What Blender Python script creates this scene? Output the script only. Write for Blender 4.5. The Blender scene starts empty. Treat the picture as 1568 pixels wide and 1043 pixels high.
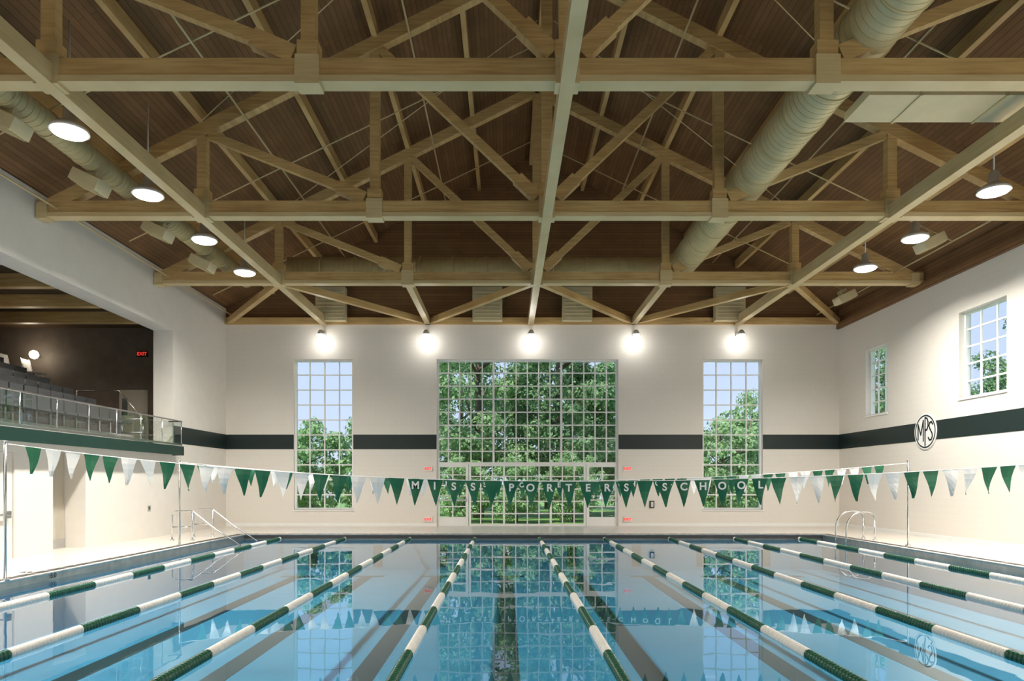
import bpy, math, random
from mathutils import Vector, Matrix
random.seed(7)
CH = 1.7            # camera height over deck
C = bpy.context.scene.collection
bpy.context.scene.view_settings.view_transform='Standard'
bpy.context.scene.view_settings.exposure=-0.12

# ------------------------------------------------------------ mesh builder
class MB:
    def __init__(s): s.v=[]; s.f=[]; s.m=[]; s.sm=[]
    def box(s,x0,x1,y0,y1,z0,z1,mi=0):
        b=len(s.v)
        s.v+=[(x0,y0,z0),(x1,y0,z0),(x1,y1,z0),(x0,y1,z0),(x0,y0,z1),(x1,y0,z1),(x1,y1,z1),(x0,y1,z1)]
        for q in ((3,2,1,0),(4,5,6,7),(0,1,5,4),(1,2,6,5),(2,3,7,6),(3,0,4,7)):
            s.f.append(tuple(b+i for i in q)); s.m.append(mi); s.sm.append(False)
    def beam(s,p1,p2,w,h,mi=0):
        p1=Vector(p1);p2=Vector(p2);d=(p2-p1).normalized()
        side=d.cross(Vector((0,0,1)))
        if side.length<1e-4: side=Vector((1,0,0))
        side.normalize(); up=side.cross(d).normalized()
        b=len(s.v)
        for p in (p1,p2):
            for a,c in ((-1,-1),(1,-1),(1,1),(-1,1)):
                s.v.append(tuple(p+side*(a*w/2)+up*(c*h/2)))
        for q in ((3,2,1,0),(4,5,6,7),(0,1,5,4),(1,2,6,5),(2,3,7,6),(3,0,4,7)):
            s.f.append(tuple(b+i for i in q)); s.m.append(mi); s.sm.append(False)
    def tube(s,pts,r,seg=10,mi=0,rs=None):
        pts=[Vector(p) for p in pts]; n=len(pts); b=len(s.v)
        ref=None
        for i,p in enumerate(pts):
            if i==0: d=pts[1]-p
            elif i==n-1: d=p-pts[i-1]
            else: d=(pts[i+1]-p).normalized()+(p-pts[i-1]).normalized()
            d.normalize()
            if ref is None:
                ref=Vector((0,0,1)) if abs(d.z)<.9 else Vector((1,0,0))
            a=(ref-d*ref.dot(d)).normalized(); c=d.cross(a); ref=a
            rr=rs[i] if rs else r
            for k in range(seg):
                t=2*math.pi*k/seg
                s.v.append(tuple(p+a*(rr*math.cos(t))+c*(rr*math.sin(t))))
        for i in range(n-1):
            for k in range(seg):
                k2=(k+1)%seg
                s.f.append((b+i*seg+k,b+i*seg+k2,b+(i+1)*seg+k2,b+(i+1)*seg+k)); s.m.append(mi); s.sm.append(True)
        s.f.append(tuple(b+k for k in range(seg))[::-1]); s.m.append(mi); s.sm.append(False)
        s.f.append(tuple(b+(n-1)*seg+k for k in range(seg))); s.m.append(mi); s.sm.append(False)
    def poly(s,pts,mi=0):
        b=len(s.v); s.v+=[tuple(p) for p in pts]; s.f.append(tuple(range(b,b+len(pts)))); s.m.append(mi); s.sm.append(False)
    def build(s,name,mats,parent=None,bevel=0):
        xs=[v[0] for v in s.v];ys=[v[1] for v in s.v];zs=[v[2] for v in s.v]
        c=Vector(((min(xs)+max(xs))/2,(min(ys)+max(ys))/2,min(zs)))
        me=bpy.data.meshes.new(name)
        me.from_pydata([tuple(Vector(v)-c) for v in s.v],[],s.f)
        for m in (mats if isinstance(mats,(list,tuple)) else [mats]): me.materials.append(m)
        me.polygons.foreach_set('material_index',s.m)
        me.polygons.foreach_set('use_smooth',s.sm)
        me.update()
        o=bpy.data.objects.new(name,me); o.location=c; C.objects.link(o)
        if bevel:
            bv=o.modifiers.new('bevel','BEVEL'); bv.width=bevel; bv.segments=2; bv.limit_method='ANGLE'
        if parent: attach(o,parent)
        return o
def attach(o,p):
    o.parent=p; o.matrix_parent_inverse=Matrix.Translation(-p.location)
def empty(name,loc):
    e=bpy.data.objects.new(name,None); e.location=loc; e.empty_display_size=.2; C.objects.link(e); return e

# ------------------------------------------------------------ materials
def newmat(name):
    m=bpy.data.materials.new(name); m.use_nodes=True; nt=m.node_tree; nt.nodes.clear()
    out=nt.nodes.new('ShaderNodeOutputMaterial'); return m,nt,out
def N(nt,t,**k):
    n=nt.nodes.new(t)
    for a,b in k.items(): setattr(n,a,b)
    return n
def mat(name,col,rough=.5,metal=0,var=.12,scale=3.0,bump=0,stretch=(1,1,1),emit=None,es=0,spec=.5):
    m,nt,out=newmat(name); L=nt.links.new
    g=N(nt,'ShaderNodeNewGeometry'); mp=N(nt,'ShaderNodeMapping'); mp.inputs['Scale'].default_value=stretch
    L(g.outputs['Position'],mp.inputs['Vector'])
    no=N(nt,'ShaderNodeTexNoise'); no.inputs['Scale'].default_value=scale; no.inputs['Detail'].default_value=5
    L(mp.outputs[0],no.inputs['Vector'])
    r=N(nt,'ShaderNodeValToRGB')
    r.color_ramp.elements[0].position=.3; r.color_ramp.elements[1].position=.7
    r.color_ramp.elements[0].color=tuple(c*(1-var) for c in col)+(1,)
    r.color_ramp.elements[1].color=tuple(min(1,c*(1+var)) for c in col)+(1,)
    L(no.outputs['Fac'],r.inputs[0])
    p=N(nt,'ShaderNodeBsdfPrincipled'); L(r.outputs[0],p.inputs['Base Color'])
    p.inputs['Roughness'].default_value=rough; p.inputs['Metallic'].default_value=metal
    p.inputs['Specular IOR Level'].default_value=spec
    if emit: p.inputs['Emission Color'].default_value=tuple(emit)+(1,); p.inputs['Emission Strength'].default_value=es
    if bump:
        b=N(nt,'ShaderNodeBump'); b.inputs['Strength'].default_value=bump; b.inputs['Distance'].default_value=.02
        L(no.outputs['Fac'],b.inputs['Height']); L(b.outputs[0],p.inputs['Normal'])
    L(p.outputs[0],out.inputs[0]); return m

def cmu(name,col):
    m,nt,out=newmat(name); L=nt.links.new
    g=N(nt,'ShaderNodeNewGeometry'); sp=N(nt,'ShaderNodeSeparateXYZ'); L(g.outputs['Position'],sp.inputs[0])
    a=N(nt,'ShaderNodeMath',operation='ADD'); L(sp.outputs[0],a.inputs[0]); L(sp.outputs[1],a.inputs[1])
    cb=N(nt,'ShaderNodeCombineXYZ'); L(a.outputs[0],cb.inputs[0]); L(sp.outputs[2],cb.inputs[1])
    br=N(nt,'ShaderNodeTexBrick'); L(cb.outputs[0],br.inputs['Vector'])
    br.inputs['Scale'].default_value=1; br.inputs['Brick Width'].default_value=.4; br.inputs['Row Height'].default_value=.2
    br.inputs['Mortar Size'].default_value=.005; br.inputs['Mortar Smooth'].default_value=.3
    br.inputs['Color1'].default_value=tuple(col)+(1,); br.inputs['Color2'].default_value=tuple(c*.995 for c in col)+(1,)
    br.inputs['Mortar'].default_value=tuple(c*.93 for c in col)+(1,)
    p=N(nt,'ShaderNodeBsdfPrincipled'); L(br.outputs['Color'],p.inputs['Base Color']); p.inputs['Roughness'].default_value=.5
    b=N(nt,'ShaderNodeBump',invert=True); b.inputs['Strength'].default_value=.08; b.inputs['Distance'].default_value=.01
    L(br.outputs['Fac'],b.inputs['Height']); L(b.outputs[0],p.inputs['Normal'])
    L(p.outputs[0],out.inputs[0]); return m

def planks(name,c1,c2,axis='x'):
    m,nt,out=newmat(name); L=nt.links.new
    g=N(nt,'ShaderNodeNewGeometry'); sp=N(nt,'ShaderNodeSeparateXYZ'); L(g.outputs['Position'],sp.inputs[0])
    cb=N(nt,'ShaderNodeCombineXYZ')
    L(sp.outputs[1 if axis=='x' else 0],cb.inputs[0]); L(sp.outputs[0 if axis=='x' else 2],cb.inputs[1])
    br=N(nt,'ShaderNodeTexBrick'); L(cb.outputs[0],br.inputs['Vector']); br.inputs['Scale'].default_value=1
    br.inputs['Brick Width'].default_value=3.6; br.inputs['Row Height'].default_value=.12; br.inputs['Mortar Size'].default_value=.006
    br.inputs['Color1'].default_value=tuple(c1)+(1,); br.inputs['Color2'].default_value=tuple(c2)+(1,)
    br.inputs['Mortar'].default_value=tuple(c*.45 for c in c1)+(1,)
    no=N(nt,'ShaderNodeTexNoise'); no.inputs['Scale'].default_value=1.2; no.inputs['Detail'].default_value=6
    L(g.outputs['Position'],no.inputs['Vector'])
    mr=N(nt,'ShaderNodeMapRange'); mr.inputs['To Min'].default_value=.7; mr.inputs['To Max'].default_value=1.3; L(no.outputs['Fac'],mr.inputs['Value'])
    mx=N(nt,'ShaderNodeVectorMath',operation='SCALE'); L(br.outputs['Color'],mx.inputs[0]); L(mr.outputs[0],mx.inputs['Scale'])
    p=N(nt,'ShaderNodeBsdfPrincipled'); L(mx.outputs[0],p.inputs['Base Color']); p.inputs['Roughness'].default_value=.65
    p.inputs['Specular IOR Level'].default_value=.2
    L(p.outputs[0],out.inputs[0]); return m

def timber(name,c1,c2):
    m,nt,out=newmat(name); L=nt.links.new
    g=N(nt,'ShaderNodeNewGeometry')
    n1=N(nt,'ShaderNodeTexNoise'); n1.inputs['Scale'].default_value=.7; n1.inputs['Detail'].default_value=3; L(g.outputs['Position'],n1.inputs['Vector'])
    mp=N(nt,'ShaderNodeMapping'); mp.inputs['Scale'].default_value=(1.2,1.2,22); L(g.outputs['Position'],mp.inputs['Vector'])
    n2=N(nt,'ShaderNodeTexNoise'); n2.inputs['Scale'].default_value=1; n2.inputs['Detail'].default_value=4; L(mp.outputs[0],n2.inputs['Vector'])
    a=N(nt,'ShaderNodeMath',operation='ADD'); L(n1.outputs['Fac'],a.inputs[0]); L(n2.outputs['Fac'],a.inputs[1])
    h=N(nt,'ShaderNodeMath',operation='MULTIPLY'); h.inputs[1].default_value=.5; L(a.outputs[0],h.inputs[0])
    r=N(nt,'ShaderNodeValToRGB'); r.color_ramp.elements[0].position=.38; r.color_ramp.elements[1].position=.62
    r.color_ramp.elements[0].color=tuple(c1)+(1,); r.color_ramp.elements[1].color=tuple(c2)+(1,); L(h.outputs[0],r.inputs[0])
    p=N(nt,'ShaderNodeBsdfPrincipled'); L(r.outputs[0],p.inputs['Base Color']); p.inputs['Roughness'].default_value=.42
    L(p.outputs[0],out.inputs[0]); return m

def schlick(nt,f0,normal=None,scale=1.0):
    """two-sided Schlick reflectance (thin sheet / water) from the surface angle"""
    L=nt.links.new
    lw=N(nt,'ShaderNodeLayerWeight'); lw.inputs['Blend'].default_value=.5
    if normal is not None: L(normal,lw.inputs['Normal'])
    pw=N(nt,'ShaderNodeMath',operation='POWER'); L(lw.outputs['Facing'],pw.inputs[0]); pw.inputs[1].default_value=5
    mr=N(nt,'ShaderNodeMapRange'); mr.inputs['To Min'].default_value=f0; mr.inputs['To Max'].default_value=scale; L(pw.outputs[0],mr.inputs['Value'])
    return mr.outputs[0]
def glassmat(name,tint=(1,1,1),f0=.05,rough=0):
    m,nt,out=newmat(name); L=nt.links.new
    t=N(nt,'ShaderNodeBsdfTransparent'); t.inputs[0].default_value=tuple(tint)+(1,)
    g=N(nt,'ShaderNodeBsdfGlossy'); g.inputs['Roughness'].default_value=rough
    mx=N(nt,'ShaderNodeMixShader'); L(schlick(nt,f0),mx.inputs[0]); L(t.outputs[0],mx.inputs[1]); L(g.outputs[0],mx.inputs[2])
    L(mx.outputs[0],out.inputs[0]); return m

def watermat():
    m,nt,out=newmat('pool_water_surface'); L=nt.links.new
    g=N(nt,'ShaderNodeNewGeometry')
    mp=N(nt,'ShaderNodeMapping'); mp.inputs['Scale'].default_value=(1,.55,1); L(g.outputs['Position'],mp.inputs['Vector'])
    no=N(nt,'ShaderNodeTexNoise'); no.inputs['Scale'].default_value=1.3; no.inputs['Detail'].default_value=2.5
    L(mp.outputs[0],no.inputs['Vector'])
    b=N(nt,'ShaderNodeBump'); b.inputs['Strength'].default_value=.09; b.inputs['Distance'].default_value=.03; L(no.outputs['Fac'],b.inputs['Height'])
    t=N(nt,'ShaderNodeBsdfTransparent'); t.inputs[0].default_value=(.72,.95,1,1)
    gl=N(nt,'ShaderNodeBsdfGlossy'); gl.inputs['Roughness'].default_value=.006; gl.inputs[0].default_value=(.94,.98,1,1); L(b.outputs[0],gl.inputs['Normal'])
    mx=N(nt,'ShaderNodeMixShader'); L(schlick(nt,.035,b.outputs[0]),mx.inputs[0]); L(t.outputs[0],mx.inputs[1]); L(gl.outputs[0],mx.inputs[2])
    L(mx.outputs[0],out.inputs[0]); return m

M_wall=cmu('painted_block_cream',(.80,.76,.70))
M_plaster=mat('plaster_cream',(.79,.755,.70),.5,var=.02)
M_deck=mat('deck_tile',(.68,.63,.56),.28,var=.05,scale=8)
M_roof=planks('roof_plank',(.235,.125,.055),(.185,.098,.043))
M_gable=planks('gable_plank',(.25,.135,.062),(.20,.105,.05),'z')
M_wood=timber('timber_beam',(.46,.285,.105),(.68,.475,.21))
M_wood2=timber('timber_light',(.58,.44,.22),(.70,.56,.31))
M_duct=mat('duct_painted',(.60,.50,.27),.38,.12,var=.08)
M_panel=mat('duct_panel',(.66,.56,.34),.45,var=.04)
M_green=mat('stripe_dark_green',(.008,.02,.02),.4,var=.1)
M_fgreen=mat('fascia_green',(.008,.035,.028),.35,var=.1)
M_white=mat('white_frame',(.88,.88,.86),.35,var=.02)
M_steel=mat('stainless',(.62,.63,.64),.22,1,var=.06)
M_gut=mat('gutter_steel',(.55,.52,.48),.35,.75,var=.15,scale=5)
M_dark=mat('dark_slot',(.03,.03,.03),.5)
M_glass=glassmat('window_glass',(.98,.99,.99),.03)
M_bglass=glassmat('balustrade_glass',(.84,.90,.88),.14)
M_rgreen=mat('float_green',(.008,.085,.045),.3,var=.1)
M_rwhite=mat('float_white',(.80,.77,.72),.35,var=.05)
M_pgreen=mat('pennant_green',(.010,.14,.065),.55,var=.1)
M_pwhite=mat('pennant_white',(.88,.88,.86),.55,var=.03)
M_pool=mat('pool_plaster',(.055,.245,.40),.6,var=.07,scale=.6)
M_tile=mat('pool_lane_tile',(.006,.012,.018),.5)
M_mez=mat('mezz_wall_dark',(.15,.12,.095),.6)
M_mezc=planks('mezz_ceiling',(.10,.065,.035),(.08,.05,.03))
M_seat=mat('bleacher_seat_grey',(.09,.095,.10),.4)
M_conc=mat('bleacher_concrete',(.36,.34,.32),.7)
M_lens=mat('lamp_lens',(1,1,1),.3,emit=(1,.97,.90),es=14)
M_hous=mat('lamp_housing',(.62,.61,.58),.35,.4)
M_black=mat('black_paint',(.01,.01,.012),.4)
M_red=mat('exit_red',(.75,.03,.03),.4,emit=(1,.05,.03),es=.8)
M_sign=mat('sign_face',(.85,.8,.78),.4)
M_grass=mat('lawn',(.14,.28,.06),.8,var=.3)
M_bark=mat('bark',(.16,.12,.09),.9,var=.3,bump=.4)
M_tan=mat('door_tan',(.50,.46,.38),.5,var=.03)
M_chair=mat('chair_white',(.8,.8,.8),.4)
def leafmat(name,c1,c2):
    m,nt,out=newmat(name); L=nt.links.new
    g=N(nt,'ShaderNodeNewGeometry'); no=N(nt,'ShaderNodeTexNoise'); no.inputs['Scale'].default_value=2.3; L(g.outputs['Position'],no.inputs['Vector'])
    r=N(nt,'ShaderNodeValToRGB'); r.color_ramp.elements[0].position=.35;r.color_ramp.elements[1].position=.65
    r.color_ramp.elements[0].color=c1+(1,); r.color_ramp.elements[1].color=c2+(1,); L(no.outputs['Fac'],r.inputs[0])
    d=N(nt,'ShaderNodeBsdfDiffuse'); t=N(nt,'ShaderNodeBsdfTranslucent'); L(r.outputs[0],d.inputs[0]); L(r.outputs[0],t.inputs[0])
    mx=N(nt,'ShaderNodeMixShader'); mx.inputs[0].default_value=.4; L(d.outputs[0],mx.inputs[1]); L(t.outputs[0],mx.inputs[2])
    L(mx.outputs[0],out.inputs[0]); return m
M_leaf=leafmat('foliage',(.18,.34,.13),(.44,.62,.33))
M_leaf2=leafmat('foliage_dark',(.10,.22,.10),(.30,.46,.24))

# ------------------------------------------------------------ room dims
XL,XR,YB,YF=-11.1,13.15,27.0,-4.0
XC=.95; HB=6.28+CH            # bottom of bottom chords
def roofz(x,off=0): return 12.45+CH-.5*abs(x-XC)+off
def wall_grid(mb,axis,fixed0,fixed1,u0,u1,z0,z1,holes):
    us=sorted({u0,u1}|{h[0] for h in holes}|{h[1] for h in holes}); us=[u for u in us if u0<=u<=u1]
    for a,b in zip(us[:-1],us[1:]):
        mid=(a+b)/2; hs=sorted([(h[2],h[3]) for h in holes if h[0]<mid<h[1]]); z=z0
        for h in hs+[(z1,z1)]:
            if h[0]-z>1e-4:
                if axis=='x': mb.box(a,b,fixed0,fixed1,z,h[0])
                else: mb.box(fixed0,fixed1,a,b,z,h[0])
            z=h[1]
WT=.35
bw=[(-8.42,-6.07,.64,6.6),(-2.77,4.42,0.0,6.6),(7.75,10.13,.64,6.6)]
m=MB(); wall_grid(m,'x',YB,YB+WT,XL-.65,XR+WT,0,HB,bw); m.build('wall_back',M_wall)
rw=[(23.6,25.0,4.15,6.55),(17.95,19.85,4.15,6.65),(12.2,14.1,4.15,6.65),(6.4,8.3,4.15,6.65)]
m=MB(); wall_grid(m,'y',XR,XR+WT,YF,YB,0,HB-.05,rw); m.build('wall_right',M_wall)
m=MB(); m.box(XL-.65,XR+WT,YF-.3,YF,0,14.6); m.build('wall_front',M_plaster)
m=MB()
wall_grid(m,'y',XL-.65,XL,YF,YB,0,2.75,[(16.7,18.0,0,2.5),(13.9,15.4,0,2.4)])
m.box(XL-.65,XL,22.7,YB,2.75,8.6)
m.box(XL-.65,XL,YF,22.7,6.78,8.6)
m.build('wall_left',M_plaster)
# gable
m=MB(); m.poly([(XL-.65,YB+.1,HB),(XR+WT,YB+.1,HB),(XR+WT,YB+.1,roofz(XR+WT,.6)),(XC,YB+.1,roofz(XC,.6)),(XL-.65,YB+.1,roofz(XL-.65,.6))])
m.build('wall_gable',M_gable)
# roof deck (ceiling)
m=MB()
for s in (-1,1):
    xe=XC+s*13.3
    a=[(XC,YF-.3,roofz(XC,.52)),(XC,YB+WT,roofz(XC,.52)),(xe,YB+WT,roofz(xe,.52)),(xe,YF-.3,roofz(xe,.52))]
    m.poly(a); m.poly([(p[0],p[1],p[2]+.25) for p in a])
m.build('ceiling',M_roof)
# right wood fascia between wall top and roof
m=MB(); m.box(XR-.02,XR+WT,YF,YB,HB-.05,roofz(XR,.5)); m.box(XR-.12,XR+.05,YF,YB,HB-.2,HB+.02); m.build('trim_1',M_gable)
m=MB(); m.box(XL,XR,YB-.14,YB+.02,HB-.02,HB+.24); m.build('trim_2',M_wood)

# deck + pool
PX0,PX1,PY0,PY1=-8.65,10.4,-.8,22.5
m=MB()
m.box(XL-.65,PX0-.3,YF,YB,-.25,0); m.box(PX1+.3,XR+WT,YF,YB,-.25,0)
m.box(PX0-.3,PX1+.3,PY1+.3,YB+WT,-.25,0); m.box(PX0-.3,PX1+.3,YF,PY0-.3,-.25,0)
m.build('floor',M_deck)
WZ=-.14; PD=-1.15
m=MB()
m.box(PX0-.3,PX1+.3,PY0-.3,PY1+.3,PD-.2,PD,0)
m.box(PX0-.3,PX0,PY0,PY1,PD,-.2);m.box(PX1,PX1+.3,PY0,PY1,PD,-.2);m.box(PX0-.3,PX1+.3,PY1,PY1+.3,PD,-.2);m.box(PX0-.3,PX1+.3,PY0-.3,PY0,PD,-.2)
LX=[-7.44+2.13*i for i in range(9)]
for x in [a+1.065 for a in LX[:-1]]:
    m.box(x-.18,x+.18,PY0+1.5,PY1-1.8,PD,PD+.006,1); m.box(x-.5,x+.5,PY1-1.8,PY1-1.5,PD,PD+.006,1)
    m.box(x-.15,x+.15,PY1-.02,PY1-.001,PD+.1,-.35,1)
m.build('swimming_pool_basin',[M_pool,M_tile])
m=MB(); m.poly([(PX0,PY0,WZ),(PX1,PY0,WZ),(PX1,PY1,WZ),(PX0,PY1,WZ)]); m.build('pool_water',watermat())
m=MB()
for (x0,x1,y0,y1) in ((PX0-.3,PX0,PY0-.3,PY1+.3),(PX1,PX1+.3,PY0-.3,PY1+.3),(PX0,PX1,PY1,PY1+.3),(PX0,PX1,PY0-.3,PY0)):
    m.box(x0,x1,y0,y1,-.2,.015)
y=PY0
while y<PY1:
    m.box(PX0-.24,PX0-.06,y+.05,y+.4,.015,.02,1); m.box(PX1+.06,PX1+.24,y+.05,y+.4,.015,.02,1); y+=.45
x=PX0
while x<PX1-.4:
    m.box(x+.05,x+.4,PY1+.06,PY1+.24,.015,.02,1); x+=.45
m.tube([(PX0,PY0,.0),(PX0,PY1,.0),(PX1,PY1,.0),(PX1,PY0,.0)],.03,8)
m.box(PX0,PX1,PY1-.01,PY1,-.13,-.02,1)
m.build('pool_gutter',[M_gut,M_dark])

# lane ropes (shared mesh)
m=MB(); y0,y1=1.5,PY1-.08; y=y0; pitch=.062; seg=10
while y<y1-.06:
    ph=int(math.floor((y-7.25)/1.25))
    mi=1 if ph%2==0 else 0
    m.tube([(0,y,0),(0,y+.01,0),(0,y+.045,0),(0,y+.055,0)],.06,seg,mi,rs=[.035,.059,.059,.035]); y+=pitch
m.tube([(0,y0-.3,0),(0,y1+.02,0)],.008,6,2)
rope=m.build('lane_rope',[M_rgreen,M_rwhite,M_steel]); me=rope.data
rope.location=(LX[0],rope.location.y,WZ-.04)
for i,x in enumerate(LX[1:],1):
    o=bpy.data.objects.new('lane_rope.%03d'%i,me); o.location=(x,rope.location.y,WZ-.04); C.objects.link(o)

# stripes
def segs(u0,u1,holes):
    out=[];u=u0
    for a,b in sorted(holes): out.append((u,a)); u=b
    out.append((u,u1)); return out
S0,S1=1.34+CH,1.92+CH
m=MB()
for a,b in segs(XL,XR,[(h[0],h[1]) for h in bw]): m.box(a,b,YB-.008,YB,S0,S1)
m.build('trim_3',M_green)
m=MB(); m.box(XR-.008,XR,YF,YB,S0,S1); m.build('trim_4',M_green)
m=MB(); m.box(XL,XL+.008,22.75,YB,S0,S1); m.build('trim_5',M_green)
m=MB()
for a,b in segs(XL,XR,[(-2.77,4.42)]): m.box(a,b,YB-.02,YB,0,.12)
m.build('baseboard_back',M_white)
m=MB(); m.box(XR-.02,XR,YF,YB,0,.12); m.build('baseboard_right',M_white)

# ------------------------------------------------------------ windows
def window(name,axis,fix,u0,u1,z0,z1,nc,nr,fr=.09,mu=.035,thick=(),dp0=.05):
    m=MB()
    def bx(a,b,c,d,dp,mi=0):
        if axis=='x': m.box(a,b,fix-dp/2,fix+dp/2,c,d,mi)
        else: m.box(fix-dp/2,fix+dp/2,a,b,c,d,mi)
    bx(u0,u0+fr,z0,z1,.12);bx(u1-fr,u1,z0,z1,.12);bx(u0+fr,u1-fr,z1-fr,z1,.12);bx(u0+fr,u1-fr,z0,z0+fr,.12)
    for i in range(1,nc):
        u=u0+(u1-u0)*i/nc; w=mu*(1.8 if i in thick else 1); bx(u-w/2,u+w/2,z0+fr,z1-fr,dp0+.01 if i not in thick else .11)
    for j in range(1,nr):
        z=z0+(z1-z0)*j/nr; bx(u0+fr,u1-fr,z-mu/2,z+mu/2,dp0)
    g0,g1,h0,h1=u0+fr*.5,u1-fr*.5,z0+fr*.5,z1-fr*.5
    if axis=='x': m.poly([(g0,fix,h0),(g1,fix,h0),(g1,fix,h1),(g0,fix,h1)],1)
    else: m.poly([(fix,g0,h0),(fix,g1,h0),(fix,g1,h1),(fix,g0,h1)],1)
    return m,bx
WY=YB+.2
m,_=window('w','x',WY,-8.42,-6.07,.64,6.6,4,10,.08,.045); m.box(-8.45,-6.04,YB-.04,WY,.60,.64); m.build('window_1',[M_white,M_glass])
m,_=window('w','x',WY,7.75,10.13,.64,6.6,4,10,.08,.045); m.box(7.72,10.16,YB-.04,WY,.60,.64); m.build('window_2',[M_white,M_glass])
m,bx=window('w','x',WY,-2.77,4.42,2.45,6.6,16,8,.08,.045,thick=(5,11)); m.build('window_3',[M_white,M_glass])
m,bx=window('w','x',WY,-1.5,3.15,.0,2.45,10,5,.08,.045,thick=(3,7)); m.build('window_4',[M_white,M_glass])
def door(name,x0,x1,z1):
    m,bx=window('d','x',WY-.02,x0,x1,0,z1,2,1,.11,.045)
    m.box(x0+.11,x1-.11,WY-.06,WY+.02,.11,.35)
    for j in (1,2,3,4): m.box(x0+.11,x1-.11,WY-.045,WY+.005,.35+j*.42-.02,.35+j*.42+.02)
    m.box(x0+.06,x1-.06,WY-.13,WY-.09,1.0,1.06,2)
    m.box(x0+.08,x0+.12,WY-.1,WY-.08,.95,1.1,2); m.box(x1-.12,x1-.08,WY-.1,WY-.08,.95,1.1,2)
    m.build(name,[M_white,M_glass,M_steel])
door('door_1',-2.77,-1.52,2.45); door('door_2',3.17,4.42,2.45)
for i,h in enumerate(rw):
    m,_=window('w','y',XR+.22,h[0],h[1],h[2],h[3],3,5,.06,.045,dp0=.03)
    m.box(XR-.03,XR+.2,h[0]-.03,h[1]+.03,h[2]-.05,h[2]); m.build('window_%d'%(5+i),[M_white,M_glass])
# left wall doors
m=MB(); m.box(XL-.62,XL-.56,16.72,17.98,0,2.48); m.box(XL-.56,XL-.5,17.1,17.18,.95,1.15,1); m.box(XL-.56,XL-.54,16.72,17.98,0,.25,1); m.build('door_3',[M_tan,M_steel])
m=MB(); m.box(XL-.1,XL-.04,13.92,15.38,0,2.38); m.tube([(XL+.05,14.2,1.0),(XL+.05,15.2,1.0)],.025,8,1); m.box(XL-.04,XL+.04,15.1,15.25,.92,1.08,1); m.box(XL-.04,XL+.04,14.15,14.25,.95,1.05,1); m.build('door_4',[M_plaster,M_steel])

# ------------------------------------------------------------ trusses
PP=[-8.15,-4.07,0,4.07,8.15]
def truss(y,i):
    m=MB(); cw,chh=.22,.38; zc=HB+chh/2
    m.box(XL+.02,XR-.02,y-cw/2,y+cw/2,HB+.1,HB+chh,0)
    m.box(XL+.02,XR-.02,y-cw/2-.03,y+cw/2+.03,HB,HB+.1,1)
    for s in (-1,1):
        xe=XC+s*11.9
        m.beam((xe,y,roofz(xe,-.02)),(XC,y,roofz(XC,-.02)),.23,.30)
        m.box(xe-.13,xe+.13,y-.15,y+.15,HB-.04,roofz(xe,.12),1)
    for p in PP:
        x=XC+p; w=.22 if p else .26
        m.box(x-w/2,x+w/2,y-.095,y+.095,HB+chh,roofz(x,-.05))
        m.box(x-.19,x+.19,y-.155,y+.155,HB-.04,HB+chh+.04,1)
        m.box(x-w*.75,x+w*.75,y-.127,y+.127,HB+chh+.04,HB+chh+.28)
    for s in (-1,1):
        m.beam((XC+s*4.3,y,HB+chh+.12),(XC+s*8.0,y,roofz(XC+8.0,-.2)),.16,.20)
        m.beam((XC+s*.25,y,HB+chh+.12),(XC+s*3.95,y,roofz(XC+3.95,-.2)),.16,.20)
        m.beam((XC+s*4.3,y,HB+chh+.08),(XC+s*4.95,y,HB+chh+.36),.21,.28)
        m.beam((XC+s*.22,y,HB+chh+.1),(XC+s*.7,y,HB+chh+.56),.21,.28)
    m.build('roof_truss' if i==0 else 'roof_truss.%03d'%i,[M_wood,M_wood2])
TY=[21.6,16.2,10.8,5.4,0]
for i,y in enumerate(TY): truss(y,i)
# longitudinal beams at chord level
for i,p in enumerate((-8.15,0,8.15)):
    m=MB(); x=XC+p
    m.box(x-.11,x+.11,YF,YB,HB-.05,HB+.27); m.build('longitudinal_beam' if i==0 else 'longitudinal_beam.%03d'%i,M_wood2)
for i,p in enumerate((-4.07,4.07)):
    m=MB(); x=XC+p; m.box(x-.1,x+.1,21.6,YB,HB-.02,HB+.24); m.build('longitudinal_beam.%03d'%(3+i),M_wood2)
m=MB()
A,B=21.7,26.95
for a,b in ((-8.15,-11.9),(-8.15,-4.2),(-.1,-3.95),(.1,3.95),(8.15,4.2),(8.15,12.1)):
    m.beam((XC+a,A,HB+.12),(XC+b,B,HB+.12),.18,.22)
m.build('horizontal_brace',M_wood)
# roof purlins
m=MB()
for k in range(-5,6):
    x=XC+k*2.035
    m.box(x-.065,x+.065,YF,YB,roofz(x,.12),roofz(x,.42))
m.build('roof_purlin',M_wood)
# sprinkler pipes and tie rods
m=MB()
for y in (24.3,18.9,13.5,8.1):
    for s in (-1,1):
        m.tube([(XC,y,roofz(XC,-.25)),(XC+s*11.4,y,roofz(XC+11.4,-.05))],.02,6)
for x in (-10.6,-6.2,-2.3,4.2,8.1,12.2):
    m.tube([(x,YF+.05,roofz(x,-.2)),(x,YB-.15,roofz(x,-.2))],.025,6)
for y in (21.6,16.2,10.8):
    for s in (-1,1):
        m.tube([(XC+s*8.1,y-.3,roofz(XC+8.1,0)),(XC+s*.2,y-5,roofz(XC,-1.2))],.012,5)
m.build('sprinkler_pipe',M_wood2)

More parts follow.
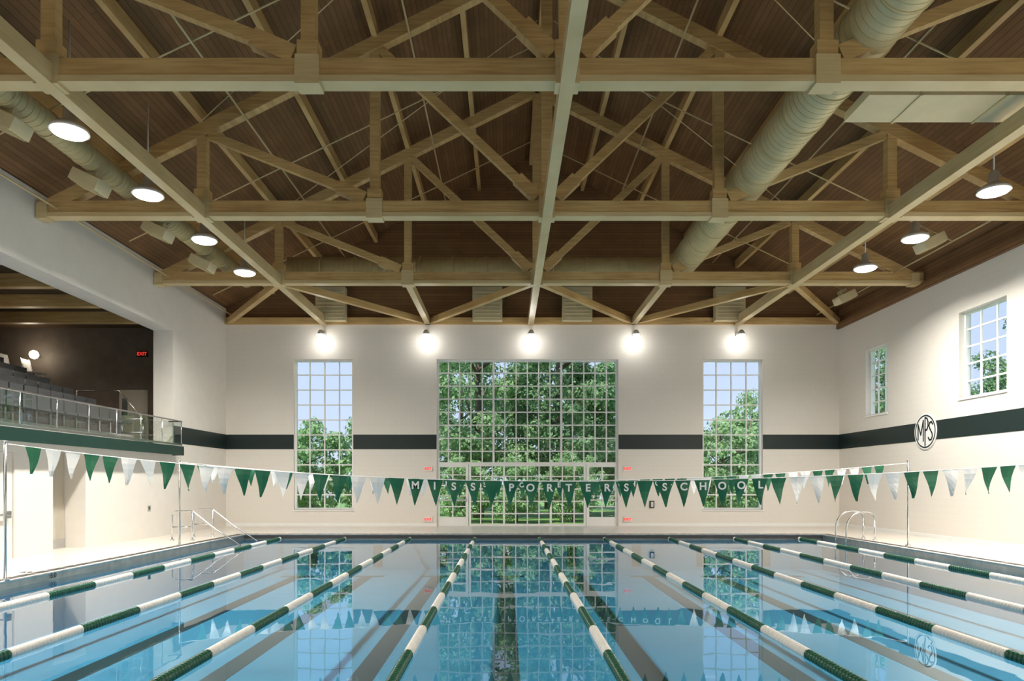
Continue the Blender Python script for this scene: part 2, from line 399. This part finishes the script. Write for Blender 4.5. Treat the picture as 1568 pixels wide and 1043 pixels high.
# ------------------------------------------------------------ ducts
def duct(name,pts,r,rings=1.1):
    m=MB(); m.tube(pts,r,28)
    for a,b in zip(pts[:-1],pts[1:]):
        a=Vector(a);b=Vector(b);L=(b-a).length
        if L<1.2: continue
        n=int(L/rings); d=(b-a).normalized()
        for i in range(1,n):
            c=a+d*(i*L/n); m.tube([c-d*.025,c+d*.025],r+.02,28)
        k=int(L/.16)
        for i in range(k):
            c=a+d*(i*L/k); m.tube([c-d*.006,c+d*.006],r+.006,28)
    return m.build(name,M_duct)
z=7.25+CH
arc=[(5.8,YF+.2,z),(5.8,22.4,z)]+[(5.8-.9*(1-math.cos(t)),22.4+.9*math.sin(t),z) for t in [math.pi/2*i/6 for i in range(1,7)]]+[(-7.4,23.3,z)]
duct('air_duct',arc,.45)
duct('air_duct.001',[(-8.95,YF+.2,6.98+CH),(-8.95,23.5,6.98+CH)],.25)
def diffuser(i,x,y,z,tilt):
    m=MB(); m.box(-.32,.32,-.25,.25,-.12,.14)
    for k in range(5): m.box(-.27,.27,-.22+k*.1,-.18+k*.1,-.14,-.12,1)
    m.box(-.12,.12,-.12,.12,.14,.3)
    o=m.build('air_diffuser' if i==0 else 'air_diffuser.%03d'%i,[M_panel,M_duct],bevel=.01)
    o.location=(x,y,z-.14); o.rotation_euler=(0,tilt,0)
for i,y in enumerate((12.4,14.9,17.8,20.4)): diffuser(i,-9.15,y,6.56+CH,math.radians(25))
for i,(x,y,h) in enumerate(((11.6,18.6,6.55),(11.9,23.9,6.5),(11.5,13.4,6.55))): diffuser(4+i,x,y,h+CH,math.radians(-25))
m=MB(); m.box(6.3,12.2,11.85,12.75,6.74+CH,6.9+CH)
for x in (7.2,8.7,10.2,11.7): m.box(x-.02,x+.02,11.83,12.77,6.72+CH,6.92+CH,1)
m.build('flat_air_duct',[M_panel,M_duct])
for i,x in enumerate((-6.85,-.75,2.75,8.7)):
    m=MB(); m.box(x-.58,x+.58,YB-.5,YB-.15,HB+.05,HB+1.35)
    for k in range(8): m.box(x-.5,x+.5,YB-.52,YB-.5,HB+.15+k*.14,HB+.2+k*.14)
    m.build('wall_louver_box' if i==0 else 'wall_louver_box.%03d'%i,[M_panel],bevel=.01)

# ------------------------------------------------------------ lights
def area(name,loc,r,p,parent,col=(1,.95,.87)):
    l=bpy.data.lights.new(name,'AREA'); l.shape='DISK'; l.size=2*r; l.energy=p; l.color=col; l.spread=math.radians(150)
    o=bpy.data.objects.new(name,l); o.location=loc; C.objects.link(o); attach(o,parent); return o
nb=0
def highbay(x,y,z,p):
    global nb
    e=empty('high_bay_lamp' if nb==0 else 'high_bay_lamp.%03d'%nb,(x,y,z)); nb+=1
    m=MB(); m.tube([(x,y,z+.02),(x,y,z+.08),(x,y,z+.16),(x,y,z+.2),(x,y,z+.42),(x,y,z+.46)],.1,24,0,rs=[.32,.31,.2,.11,.10,.05])
    m.tube([(x,y,z+.46),(x,y,roofz(x,.1))],.018,8)
    m.build('housing',M_hous,e)
    m=MB(); m.tube([(x,y,z-.04),(x,y,z-.01),(x,y,z+.02)],.33,24,0,rs=[.19,.27,.29]); m.build('lens',M_lens,e)
    area('bulb',(x,y,z-.06),.26,p,e)
PW=330
for y in (20.2,17.5,14.75,12.1,8.0,3.5,-1): highbay(-7.75,y,6.2+CH,PW)
for y in (19.7,17.3,14.5,11.0,7.0,3.0,-1): highbay(10.35,y,6.17+CH,PW)
M_fl=mat('flood_lens',(1,1,1),.3,emit=(1,.96,.9),es=30)
for i,p in enumerate((-8.15,-4.07,0,4.07,8.15)):
    x=XC+p; z=5.76+CH; y=YB-.55
    e=empty('wall_floodlight' if i==0 else 'wall_floodlight.%03d'%i,(x,y,z))
    m=MB(); m.box(x-.06,x+.06,YB-.1,YB,z+.05,z+.2); m.tube([(x,YB-.1,z+.12),(x,y,z+.16)],.025,8)
    m.tube([(x,y,z+.18),(x,y,z+.1),(x,y,z+.0)],.1,16,0,rs=[.06,.11,.15]); m.build('housing',M_hous,e)
    m=MB(); m.tube([(x,y,z+.0),(x,y,z-.07),(x,y,z-.11)],.1,16,0,rs=[.13,.12,.06]); m.build('lens',M_fl,e)
    l=bpy.data.lights.new('bulb','POINT'); l.energy=16; l.shadow_soft_size=.06; l.color=(1,.96,.9)
    o=bpy.data.objects.new('bulb',l); o.location=(x,y-.02,z-.22); C.objects.link(o); attach(o,e)

# ------------------------------------------------------------ pennants
def pennants(name,y,xa,xb,ha,hb,hc):
    e=empty(name,(XC,y,CH))
    def H(x):
        if x<XC: return CH+hc+(ha-hc)*((x-XC)/(xa-XC))**2
        return CH+hc+(hb-hc)*((x-XC)/(xb-XC))**2
    xa2,xb2=xa+.03,xb-.03
    m=MB(); n=60; m.tube([(xa2+(xb2-xa2)*i/n,y,H(xa2+(xb2-xa2)*i/n)) for i in range(n+1)],.008,5); m.build('cord',M_pwhite,e)
    txt="MISS PORTERS SCHOOL"; m=MB()
    for i in range(-30,60):
        x=-1.57+.33*i
        if x-.16<xa+.25 or x+.16>xb-.3: continue
        j=-i-2 if i<0 else i-20
        mi=0 if (0<=i<19 or j<0) else (1 if (j//2)%2==0 else 0)
        w=.135; h=.46; sw=random.uniform(-.05,.05); tw=random.uniform(-.04,.04)
        rows=5; pr=None
        for r in range(rows+1):
            t=r/rows; hw=w*(1-t)+.003; cy=y+sw*t*t+.02*math.sin(t*5+i)
            zz=h*t
            row=[(x-hw+tw*t,cy+tw*t,(H(x-hw)*(1-t)+H(x)*t)-zz),(x+tw*t,cy-.012*(1-t),H(x)-zz),(x+hw+tw*t,cy-tw*t,(H(x+hw)*(1-t)+H(x)*t)-zz)]
            if pr:
                m.poly([pr[0],row[0],row[1],pr[1]],mi); m.poly([pr[1],row[1],row[2],pr[2]],mi)
            pr=row
        if 0<=i<19 and txt[i]!=' ':
            cu=bpy.data.curves.new('letter','FONT'); cu.body=txt[i]; cu.size=.18; cu.align_x='CENTER'; cu.offset=.005; cu.extrude=.001
            o=bpy.data.objects.new('letter_%d'%i,cu); o.location=(x,y-.05,H(x)-.17); o.rotation_euler=(math.pi/2,0,0)
            cu.materials.append(M_pwhite); C.objects.link(o); attach(o,e)
    m.build('flags',[M_pgreen,M_pwhite],e)
pennants('pennant_line',11.8,PX0,PX1+.2,.68,.45,.03)
pennants('pennant_line.001',18.3,PX0-.12,PX1+.36,.56,.54,.06)
k=0
for x,y,h in ((PX0-.02,11.8,.7),(PX1+.2,11.8,.7),(PX0-.12,18.3,.6),(PX1+.36,18.3,.6)):
    m=MB(); m.tube([(x,y,.02),(x,y,.05)],.07,14); m.tube([(x,y,.02),(x,y,CH+h)],.024,12); m.tube([(x,y,CH+h),(x,y,CH+h+.03)],.032,12)
    m.build('flag_stanchion' if k==0 else 'flag_stanchion.%03d'%k,M_steel); k+=1

# ------------------------------------------------------------ grab rails
def arcpts(c,r,a0,a1,y,n=8):
    return [(c[0]+r*math.cos(math.radians(a0+(a1-a0)*i/n)),y,c[1]+r*math.sin(math.radians(a0+(a1-a0)*i/n))) for i in range(n+1)]
k=0
for y in (20.2,21.6):
    m=MB()
    m.tube([(-9.9,y,0)]+arcpts((-9.75,.72),.15,180,90,y)+arcpts((-9.35,.72),.15,90,55,y)+[(-8.6,y,.33),(-7.9,y,-.12),(-7.8,y,-.3)],.024,10)
    m.tube([(-9.3,y,0),(-9.3,y,.85)],.024,10)
    m.tube([(-9.9,y,0),(-9.9,y,.03)],.06,12); m.tube([(-9.3,y,0),(-9.3,y,.03)],.06,12)
    m.tube([(-9.9,y,.4),(-9.3,y,.4)],.02,8)
    m.build('stair_handrail' if k==0 else 'stair_handrail.%03d'%k,M_steel); k+=1
m=MB()
for y in (20.3,20.95):
    m.tube([(10.95,y,0),(10.95,y,.62)]+arcpts((10.72,.62),.23,0,100,y)+arcpts((10.6,.35),.5,95,180,y)+[(10.1,y,.1),(10.1,y,-.9)],.024,10)
    m.tube([(10.95,y,0),(10.95,y,.03)],.06,12)
for z in (-.3,-.6,-.85): m.box(10.06,10.16,20.3,20.95,z,z+.03)
m.build('pool_ladder',M_steel)

# ------------------------------------------------------------ signs / monogram
def text(s,size,loc,rot,mt,parent,off=.0):
    cu=bpy.data.curves.new(s,'FONT'); cu.body=s; cu.size=size; cu.align_x='CENTER'; cu.align_y='CENTER'; cu.extrude=.003; cu.offset=off
    cu.materials.append(mt); o=bpy.data.objects.new('lettering',cu); o.location=loc; o.rotation_euler=rot; C.objects.link(o); attach(o,parent); return o
k=0
for x in (-3.1,4.78):
    for z in (.27,2.27):
        e=empty('exit_sign' if k==0 else 'exit_sign.%03d'%k,(x,YB,z)); k+=1
        m=MB(); m.box(x-.17,x+.17,YB-.05,YB,z-.1,z+.1); m.build('plate',M_sign,e,bevel=.008)
        text('EXIT',.14,(x,YB-.055,z),(math.pi/2,0,0),M_red,e,.004)
e=empty('wall_monogram',(XR,21.4,1.62+CH)); c=(21.4,1.62+CH)
m=MB()
def ring(r0,r1,xa,mi,n=48):
    for i in range(n):
        a=2*math.pi*i/n;b=2*math.pi*(i+1)/n
        m.poly([(xa,c[0]+r1*math.cos(a),c[1]+r1*math.sin(a)),(xa,c[0]+r1*math.cos(b),c[1]+r1*math.sin(b)),(xa,c[0]+r0*math.cos(b),c[1]+r0*math.sin(b)),(xa,c[0]+r0*math.cos(a),c[1]+r0*math.sin(a))],mi)
m.tube([(XR,c[0],c[1]),(XR-.03,c[0],c[1])],.56,48,0)
ring(.475,.52,XR-.034,1)
def stroke(pts,w=.055):
    for a,b in zip(pts[:-1],pts[1:]):
        a=Vector((0,c[0]-a[0],c[1]+a[1])); b=Vector((0,c[0]-b[0],c[1]+b[1])); d=(b-a).normalized(); n=Vector((0,-d.z,d.y))*w/2; a=a-d*w*.3; b=b+d*w*.3
        m.poly([(XR-.036,)+tuple((a+n)[1:]),(XR-.036,)+tuple((b+n)[1:]),(XR-.036,)+tuple((b-n)[1:]),(XR-.036,)+tuple((a-n)[1:])],1)
stroke([(-.36,-.24),(-.36,.24),(-.22,-.1),(-.09,.36),(-.09,-.3)])
stroke([(.0,-.44),(.0,.43),(.1,.4),(.15,.3),(.15,.16),(.1,.06),(.0,.03)])
stroke([(.38,.2),(.32,.28),(.24,.26),(.2,.17),(.24,.07),(.34,-.06),(.37,-.16),(.31,-.27),(.22,-.28),(.16,-.2)])
m.build('disc',[M_white,M_green],e)
e=empty('depth_marker',(PX0,12.9,-.05)); text('5.0',.14,(PX0+.02,13.0,-.06),(math.pi/2,0,math.pi/2),M_black,e)
text('5.0',.16,(PX0-.5,13.0,.004),(0,0,0),M_black,e)
x=5.74
m=MB(); m.box(x-.09,x+.09,YB-.06,YB,.72,1.0); m.box(x-.05,x+.05,YB-.08,YB-.06,.76,.96,1); m.build('wall_phone',[M_black,M_steel])
m=MB(); m.box(XL,XL+.02,21.1,21.25,.85,1.0); m.box(XL+.02,XL+.025,21.14,21.2,.89,.96,1); m.build('wall_outlet',[M_steel,M_dark])

# ------------------------------------------------------------ mezzanine
MZ=2.9; XM=-20.5; YE=24.2
m=MB(); m.box(XM,XL+.3,YF,22.7,MZ-.15,MZ,0); m.box(XM,XL-.65,22.7,YE,MZ-.15,MZ,0)
m.box(XL+.3,XL+.36,YF,22.72,MZ-.28,MZ+.02,1); m.box(XL,XL+.36,22.66,22.72,MZ-.28,MZ+.02,1); m.build('mezzanine_floor',[M_conc,M_fgreen])
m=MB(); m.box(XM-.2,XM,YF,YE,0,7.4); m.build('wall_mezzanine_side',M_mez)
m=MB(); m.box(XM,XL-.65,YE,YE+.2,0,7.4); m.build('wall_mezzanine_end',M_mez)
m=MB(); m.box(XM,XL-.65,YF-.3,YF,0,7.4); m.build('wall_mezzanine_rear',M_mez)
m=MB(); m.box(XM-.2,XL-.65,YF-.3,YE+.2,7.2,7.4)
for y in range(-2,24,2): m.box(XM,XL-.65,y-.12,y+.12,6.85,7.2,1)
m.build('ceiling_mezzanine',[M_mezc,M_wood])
m=MB()
for k in range(8):
    x1=-12.1-.75*k; z=MZ+.34*(k+1)
    m.box(x1-.75,x1,2,22.2,MZ,z,0)
    m.box(x1-.02,x1+.01,2,22.2,z-.06,z+.005,2)
    yy=2.1
    while yy<22:
        m.box(x1-.50,x1-.10,yy,yy+.5,z+.38,z+.44,1); m.box(x1-.58,x1-.50,yy,yy+.5,z+.42,z+.84,1)
        m.box(x1-.36,x1-.3,yy+.2,yy+.26,z,z+.38,2); yy+=.56
m.build('bleachers',[M_conc,M_seat,M_steel])
PT=MZ+2.15
m=MB(); m.box(-18.4,-15.9,22.25,24.15,MZ,PT); m.box(-15.92,-15.88,22.25,24.15,PT-.1,PT); m.build('viewing_platform',M_conc)
def chair(i,x,y,z):
    m=MB()
    m.box(x-.24,x+.24,y-.24,y+.24,z+.43,z+.47)
    m.beam((x-.24,y,z+.47),(x-.36,y,z+.92),.46,.03)
    for a in (-.2,.2):
        m.tube([(x+.2,y+a,z),(x-.22,y+a,z+.45)],.014,8,1); m.tube([(x-.2,y+a,z),(x+.22,y+a,z+.45)],.014,8,1)
        m.tube([(x-.22,y+a,z+.45),(x-.37,y+a,z+.95)],.014,8,1)
    m.build('folding_chair' if i==0 else 'folding_chair.%03d'%i,[M_chair,M_steel])
for i,(x,y) in enumerate(((-16.35,22.6),(-16.9,23.3),(-16.3,23.6))):
    chair(i,x,y,PT+.01)
# balustrade
m=MB(); xg=XL+.33; y=22.6
ys=[]
while y>-3: ys.append(y); y-=1.25
for a,b in zip(ys[:-1],ys[1:]): m.poly([(xg,b+.03,MZ+.1),(xg,a-.03,MZ+.1),(xg,a-.03,MZ+.8),(xg,b+.03,MZ+.8)],1)
for a in ys: m.tube([(xg,a,MZ+.04),(xg,a,MZ+.84)],.016,8)
m.tube([(xg,-3.5,MZ+.84),(xg,22.62,MZ+.84),(XL-.1,22.62,MZ+.84)],.024,10)
m.box(xg-.02,xg+.02,-3.5,22.62,MZ+.04,MZ+.1)
m.poly([(XL+.02,22.62,MZ+.1),(xg-.03,22.62,MZ+.1),(xg-.03,22.62,MZ+.8),(XL+.02,22.62,MZ+.8)],1)
m.build('glass_balustrade',[M_steel,M_bglass])
m=MB()
for z in (MZ+.5,MZ+.95): m.tube([(-12.2,22.9,z),(-14.4,22.9,z)],.02,8)
for x in (-12.2,-12.9,-13.6,-14.4): m.tube([(x,22.9,MZ),(x,22.9,MZ+1.9 if x==-14.4 else MZ+.95)],.02,8)
m.tube([(-14.4,22.9,MZ+1.9),(-13.0,22.9,MZ+1.9),(-12.2,22.9,MZ+.95)],.02,8)
m.build('aisle_guardrail',M_steel)
e=empty('exit_sign.004',(-12.9,YE,4.57+CH)); m=MB(); m.box(-13.1,-12.7,YE-.06,YE,4.47+CH,4.67+CH); m.build('plate',M_black,e)
text('EXIT',.17,(-12.9,YE-.065,4.57+CH),(math.pi/2,0,0),M_red,e,.004)
m=MB(); m.box(-13.7,-12.7,YE-.06,YE,MZ,MZ+2.1,0); m.box(-13.6,-13.4,YE-.07,YE-.06,MZ+1.2,MZ+1.8,1); m.box(-12.85,-12.8,YE-.1,YE-.06,MZ+1,MZ+1.1,1); m.build('door_5',[M_tan,M_steel])
x,y,z=-16.55,23.9,4.5+CH
e=empty('globe_wall_lamp',(x,y,z))
m=MB(); n=8; m.tube([(x,y,z-.15*math.cos(math.pi*i/n)) for i in range(n+1)],.1,16,0,rs=[max(.01,.15*math.sin(math.pi*i/n)) for i in range(n+1)])
m.box(x-.05,x+.05,y+.1,YE,z-.05,z+.05,1); m.build('globe',[mat('globe_glow',(1,1,1),.3,emit=(1,.9,.7),es=8),M_hous],e)
l=bpy.data.lights.new('bulb','POINT'); l.energy=18; l.shadow_soft_size=.16; l.color=(1,.85,.65)
o=bpy.data.objects.new('bulb',l); o.location=(x,y-.3,z); C.objects.link(o); attach(o,e)
for i,(x,y) in enumerate(((-14.5,19),(-14.5,13))):
    z=6.8
    e=empty('mezzanine_downlight' if i==0 else 'mezzanine_downlight.%03d'%i,(x,y,z))
    m=MB(); m.tube([(x,y,z+.06),(x,y,z+.4)],.11,16,0); m.tube([(x,y,z+.04),(x,y,z+.06)],.08,16,1); m.build('can',[M_hous,M_lens],e)
    area('bulb',(x,y,z+.03),.08,110,e,(1,.88,.7))

# ------------------------------------------------------------ exterior
m=MB(); m.box(-60,60,YB+WT,90,-.6,-.4); m.box(XR+WT,60,-30,YB+WT,-.6,-.4); m.build('lawn',M_grass)
def tree_mesh(name,h,w,nl,seed,mt,base=.25):
    rnd=random.Random(seed); m=MB()
    m.tube([(0,0,0),(.1,.05,h*.3),(-.05,.1,h*.6),(.1,0,h*.9)],.2,8,0,rs=[.025*h,.018*h,.012*h,.004*h])
    for i in range(9):
        a=rnd.uniform(0,6.28); zz=h*rnd.uniform(.25,.7); r=w*rnd.uniform(.5,.9)
        m.tube([(0,0,zz),(r*.5*math.cos(a),r*.5*math.sin(a),zz+h*.08),(r*math.cos(a),r*math.sin(a),zz+h*.15)],.05,5,0,rs=[.008*h,.005*h,.002*h])
    cl=[]
    for i in range(85):
        while True:
            p=Vector((rnd.uniform(-1,1),rnd.uniform(-1,1),rnd.uniform(-1,1)))
            if p.length<1: break
        if p.length<.5: p*=1.4
        cl.append((Vector((p.x*w,p.y*w,h*(base+(1-base)*(.5+.5*p.z)))),rnd.uniform(.5,1.0)*w*.3))
    for i in range(nl):
        c,r=rnd.choice(cl); q=Vector((rnd.gauss(0,1),rnd.gauss(0,1),rnd.gauss(0,1))).normalized()*r*rnd.uniform(.6,1.05)
        p=c+Vector((q.x,q.y,q.z*.7)); s=rnd.uniform(.07,.15)
        n=(q.normalized()+Vector((rnd.uniform(-.7,.7),rnd.uniform(-.7,.7),rnd.uniform(-.2,1)))).normalized()
        a=n.cross(Vector((rnd.uniform(-1,1),rnd.uniform(-1,1),.3))).normalized(); b=n.cross(a)
        if p.z<.1: continue
        m.poly([p-a*s,p-b*s*.6,p+a*s,p+b*s*.6],1)
    o=m.build(name,[M_bark,mt]); return o
T=[tree_mesh('tree',13,4.2,20000,1,M_leaf,.05),tree_mesh('tree.001',12,3.8,18000,2,M_leaf2,.05),tree_mesh('tree.002',6,2.6,10000,3,M_leaf,.02)]
pos=[(0,[(-1.8,42,1.1,0),(7.5,44,1.0,2),(3,56,1.1,1.5),(-8,58,.8,1.3),(20,52,.75,.4),(40,42,.8,.4),(42,20,.8,.9)]),
     (1,[(3.2,42,1.1,0),(-3.5,51,1.1,3),(9,53,1.1,1),(-19,50,.8,2),(32,58,1.15,2),(31,40,1.0,2),(30,66,1.1,1)]),
     (2,[(-11,37,.95,0),(-8.2,43,1.1,2),(-14,42,.9,1),(12,38,.95,3),(15,42,1.15,1),(-17,46,1.2,0),(19,44,1.1,2),(0.5,36,.6,1),(3.6,37,.65,1),(-2.2,36.5,.6,2)])]
cnt=3
for ti,pl in pos:
    for i,(x,y,s,r) in enumerate(pl):
        if i==0: o=T[ti]
        else: o=bpy.data.objects.new('tree.%03d'%cnt,T[ti].data); C.objects.link(o); cnt+=1
        o.location=(x,y,-.4); o.scale=(s,s,s); o.rotation_euler=(0,0,r)

# world + sun
w=bpy.data.worlds.new('sky_world'); bpy.context.scene.world=w; w.use_nodes=True; nt=w.node_tree
bg=nt.nodes['Background']
tc=nt.nodes.new('ShaderNodeTexCoord'); sp=nt.nodes.new('ShaderNodeSeparateXYZ'); rp=nt.nodes.new('ShaderNodeValToRGB')
nt.links.new(tc.outputs['Generated'],sp.inputs[0]); nt.links.new(sp.outputs[2],rp.inputs[0]); nt.links.new(rp.outputs[0],bg.inputs[0])
rp.color_ramp.elements[0].color=(.70,.82,1,1); rp.color_ramp.elements[1].color=(.25,.46,.95,1); rp.color_ramp.elements[1].position=.8
bg.inputs[1].default_value=1.15
s=bpy.data.lights.new('sun','SUN'); s.energy=7; s.angle=.02; s.color=(1,.96,.88)
so=bpy.data.objects.new('sun',s); so.location=(-20,0,30); C.objects.link(so)
so.rotation_euler=Vector((.35,.42,-.84)).to_track_quat('-Z','Y').to_euler()

# camera
cam=bpy.data.cameras.new('camera'); cam.lens=24; cam.sensor_width=36; cam.sensor_fit='HORIZONTAL'
cam.shift_x=10/1920; cam.shift_y=(906-638.5)/1920; cam.clip_end=300
co=bpy.data.objects.new('camera',cam); co.location=(0,0,CH); co.rotation_euler=(math.pi/2,0,0); C.objects.link(co)
bpy.context.scene.camera=co
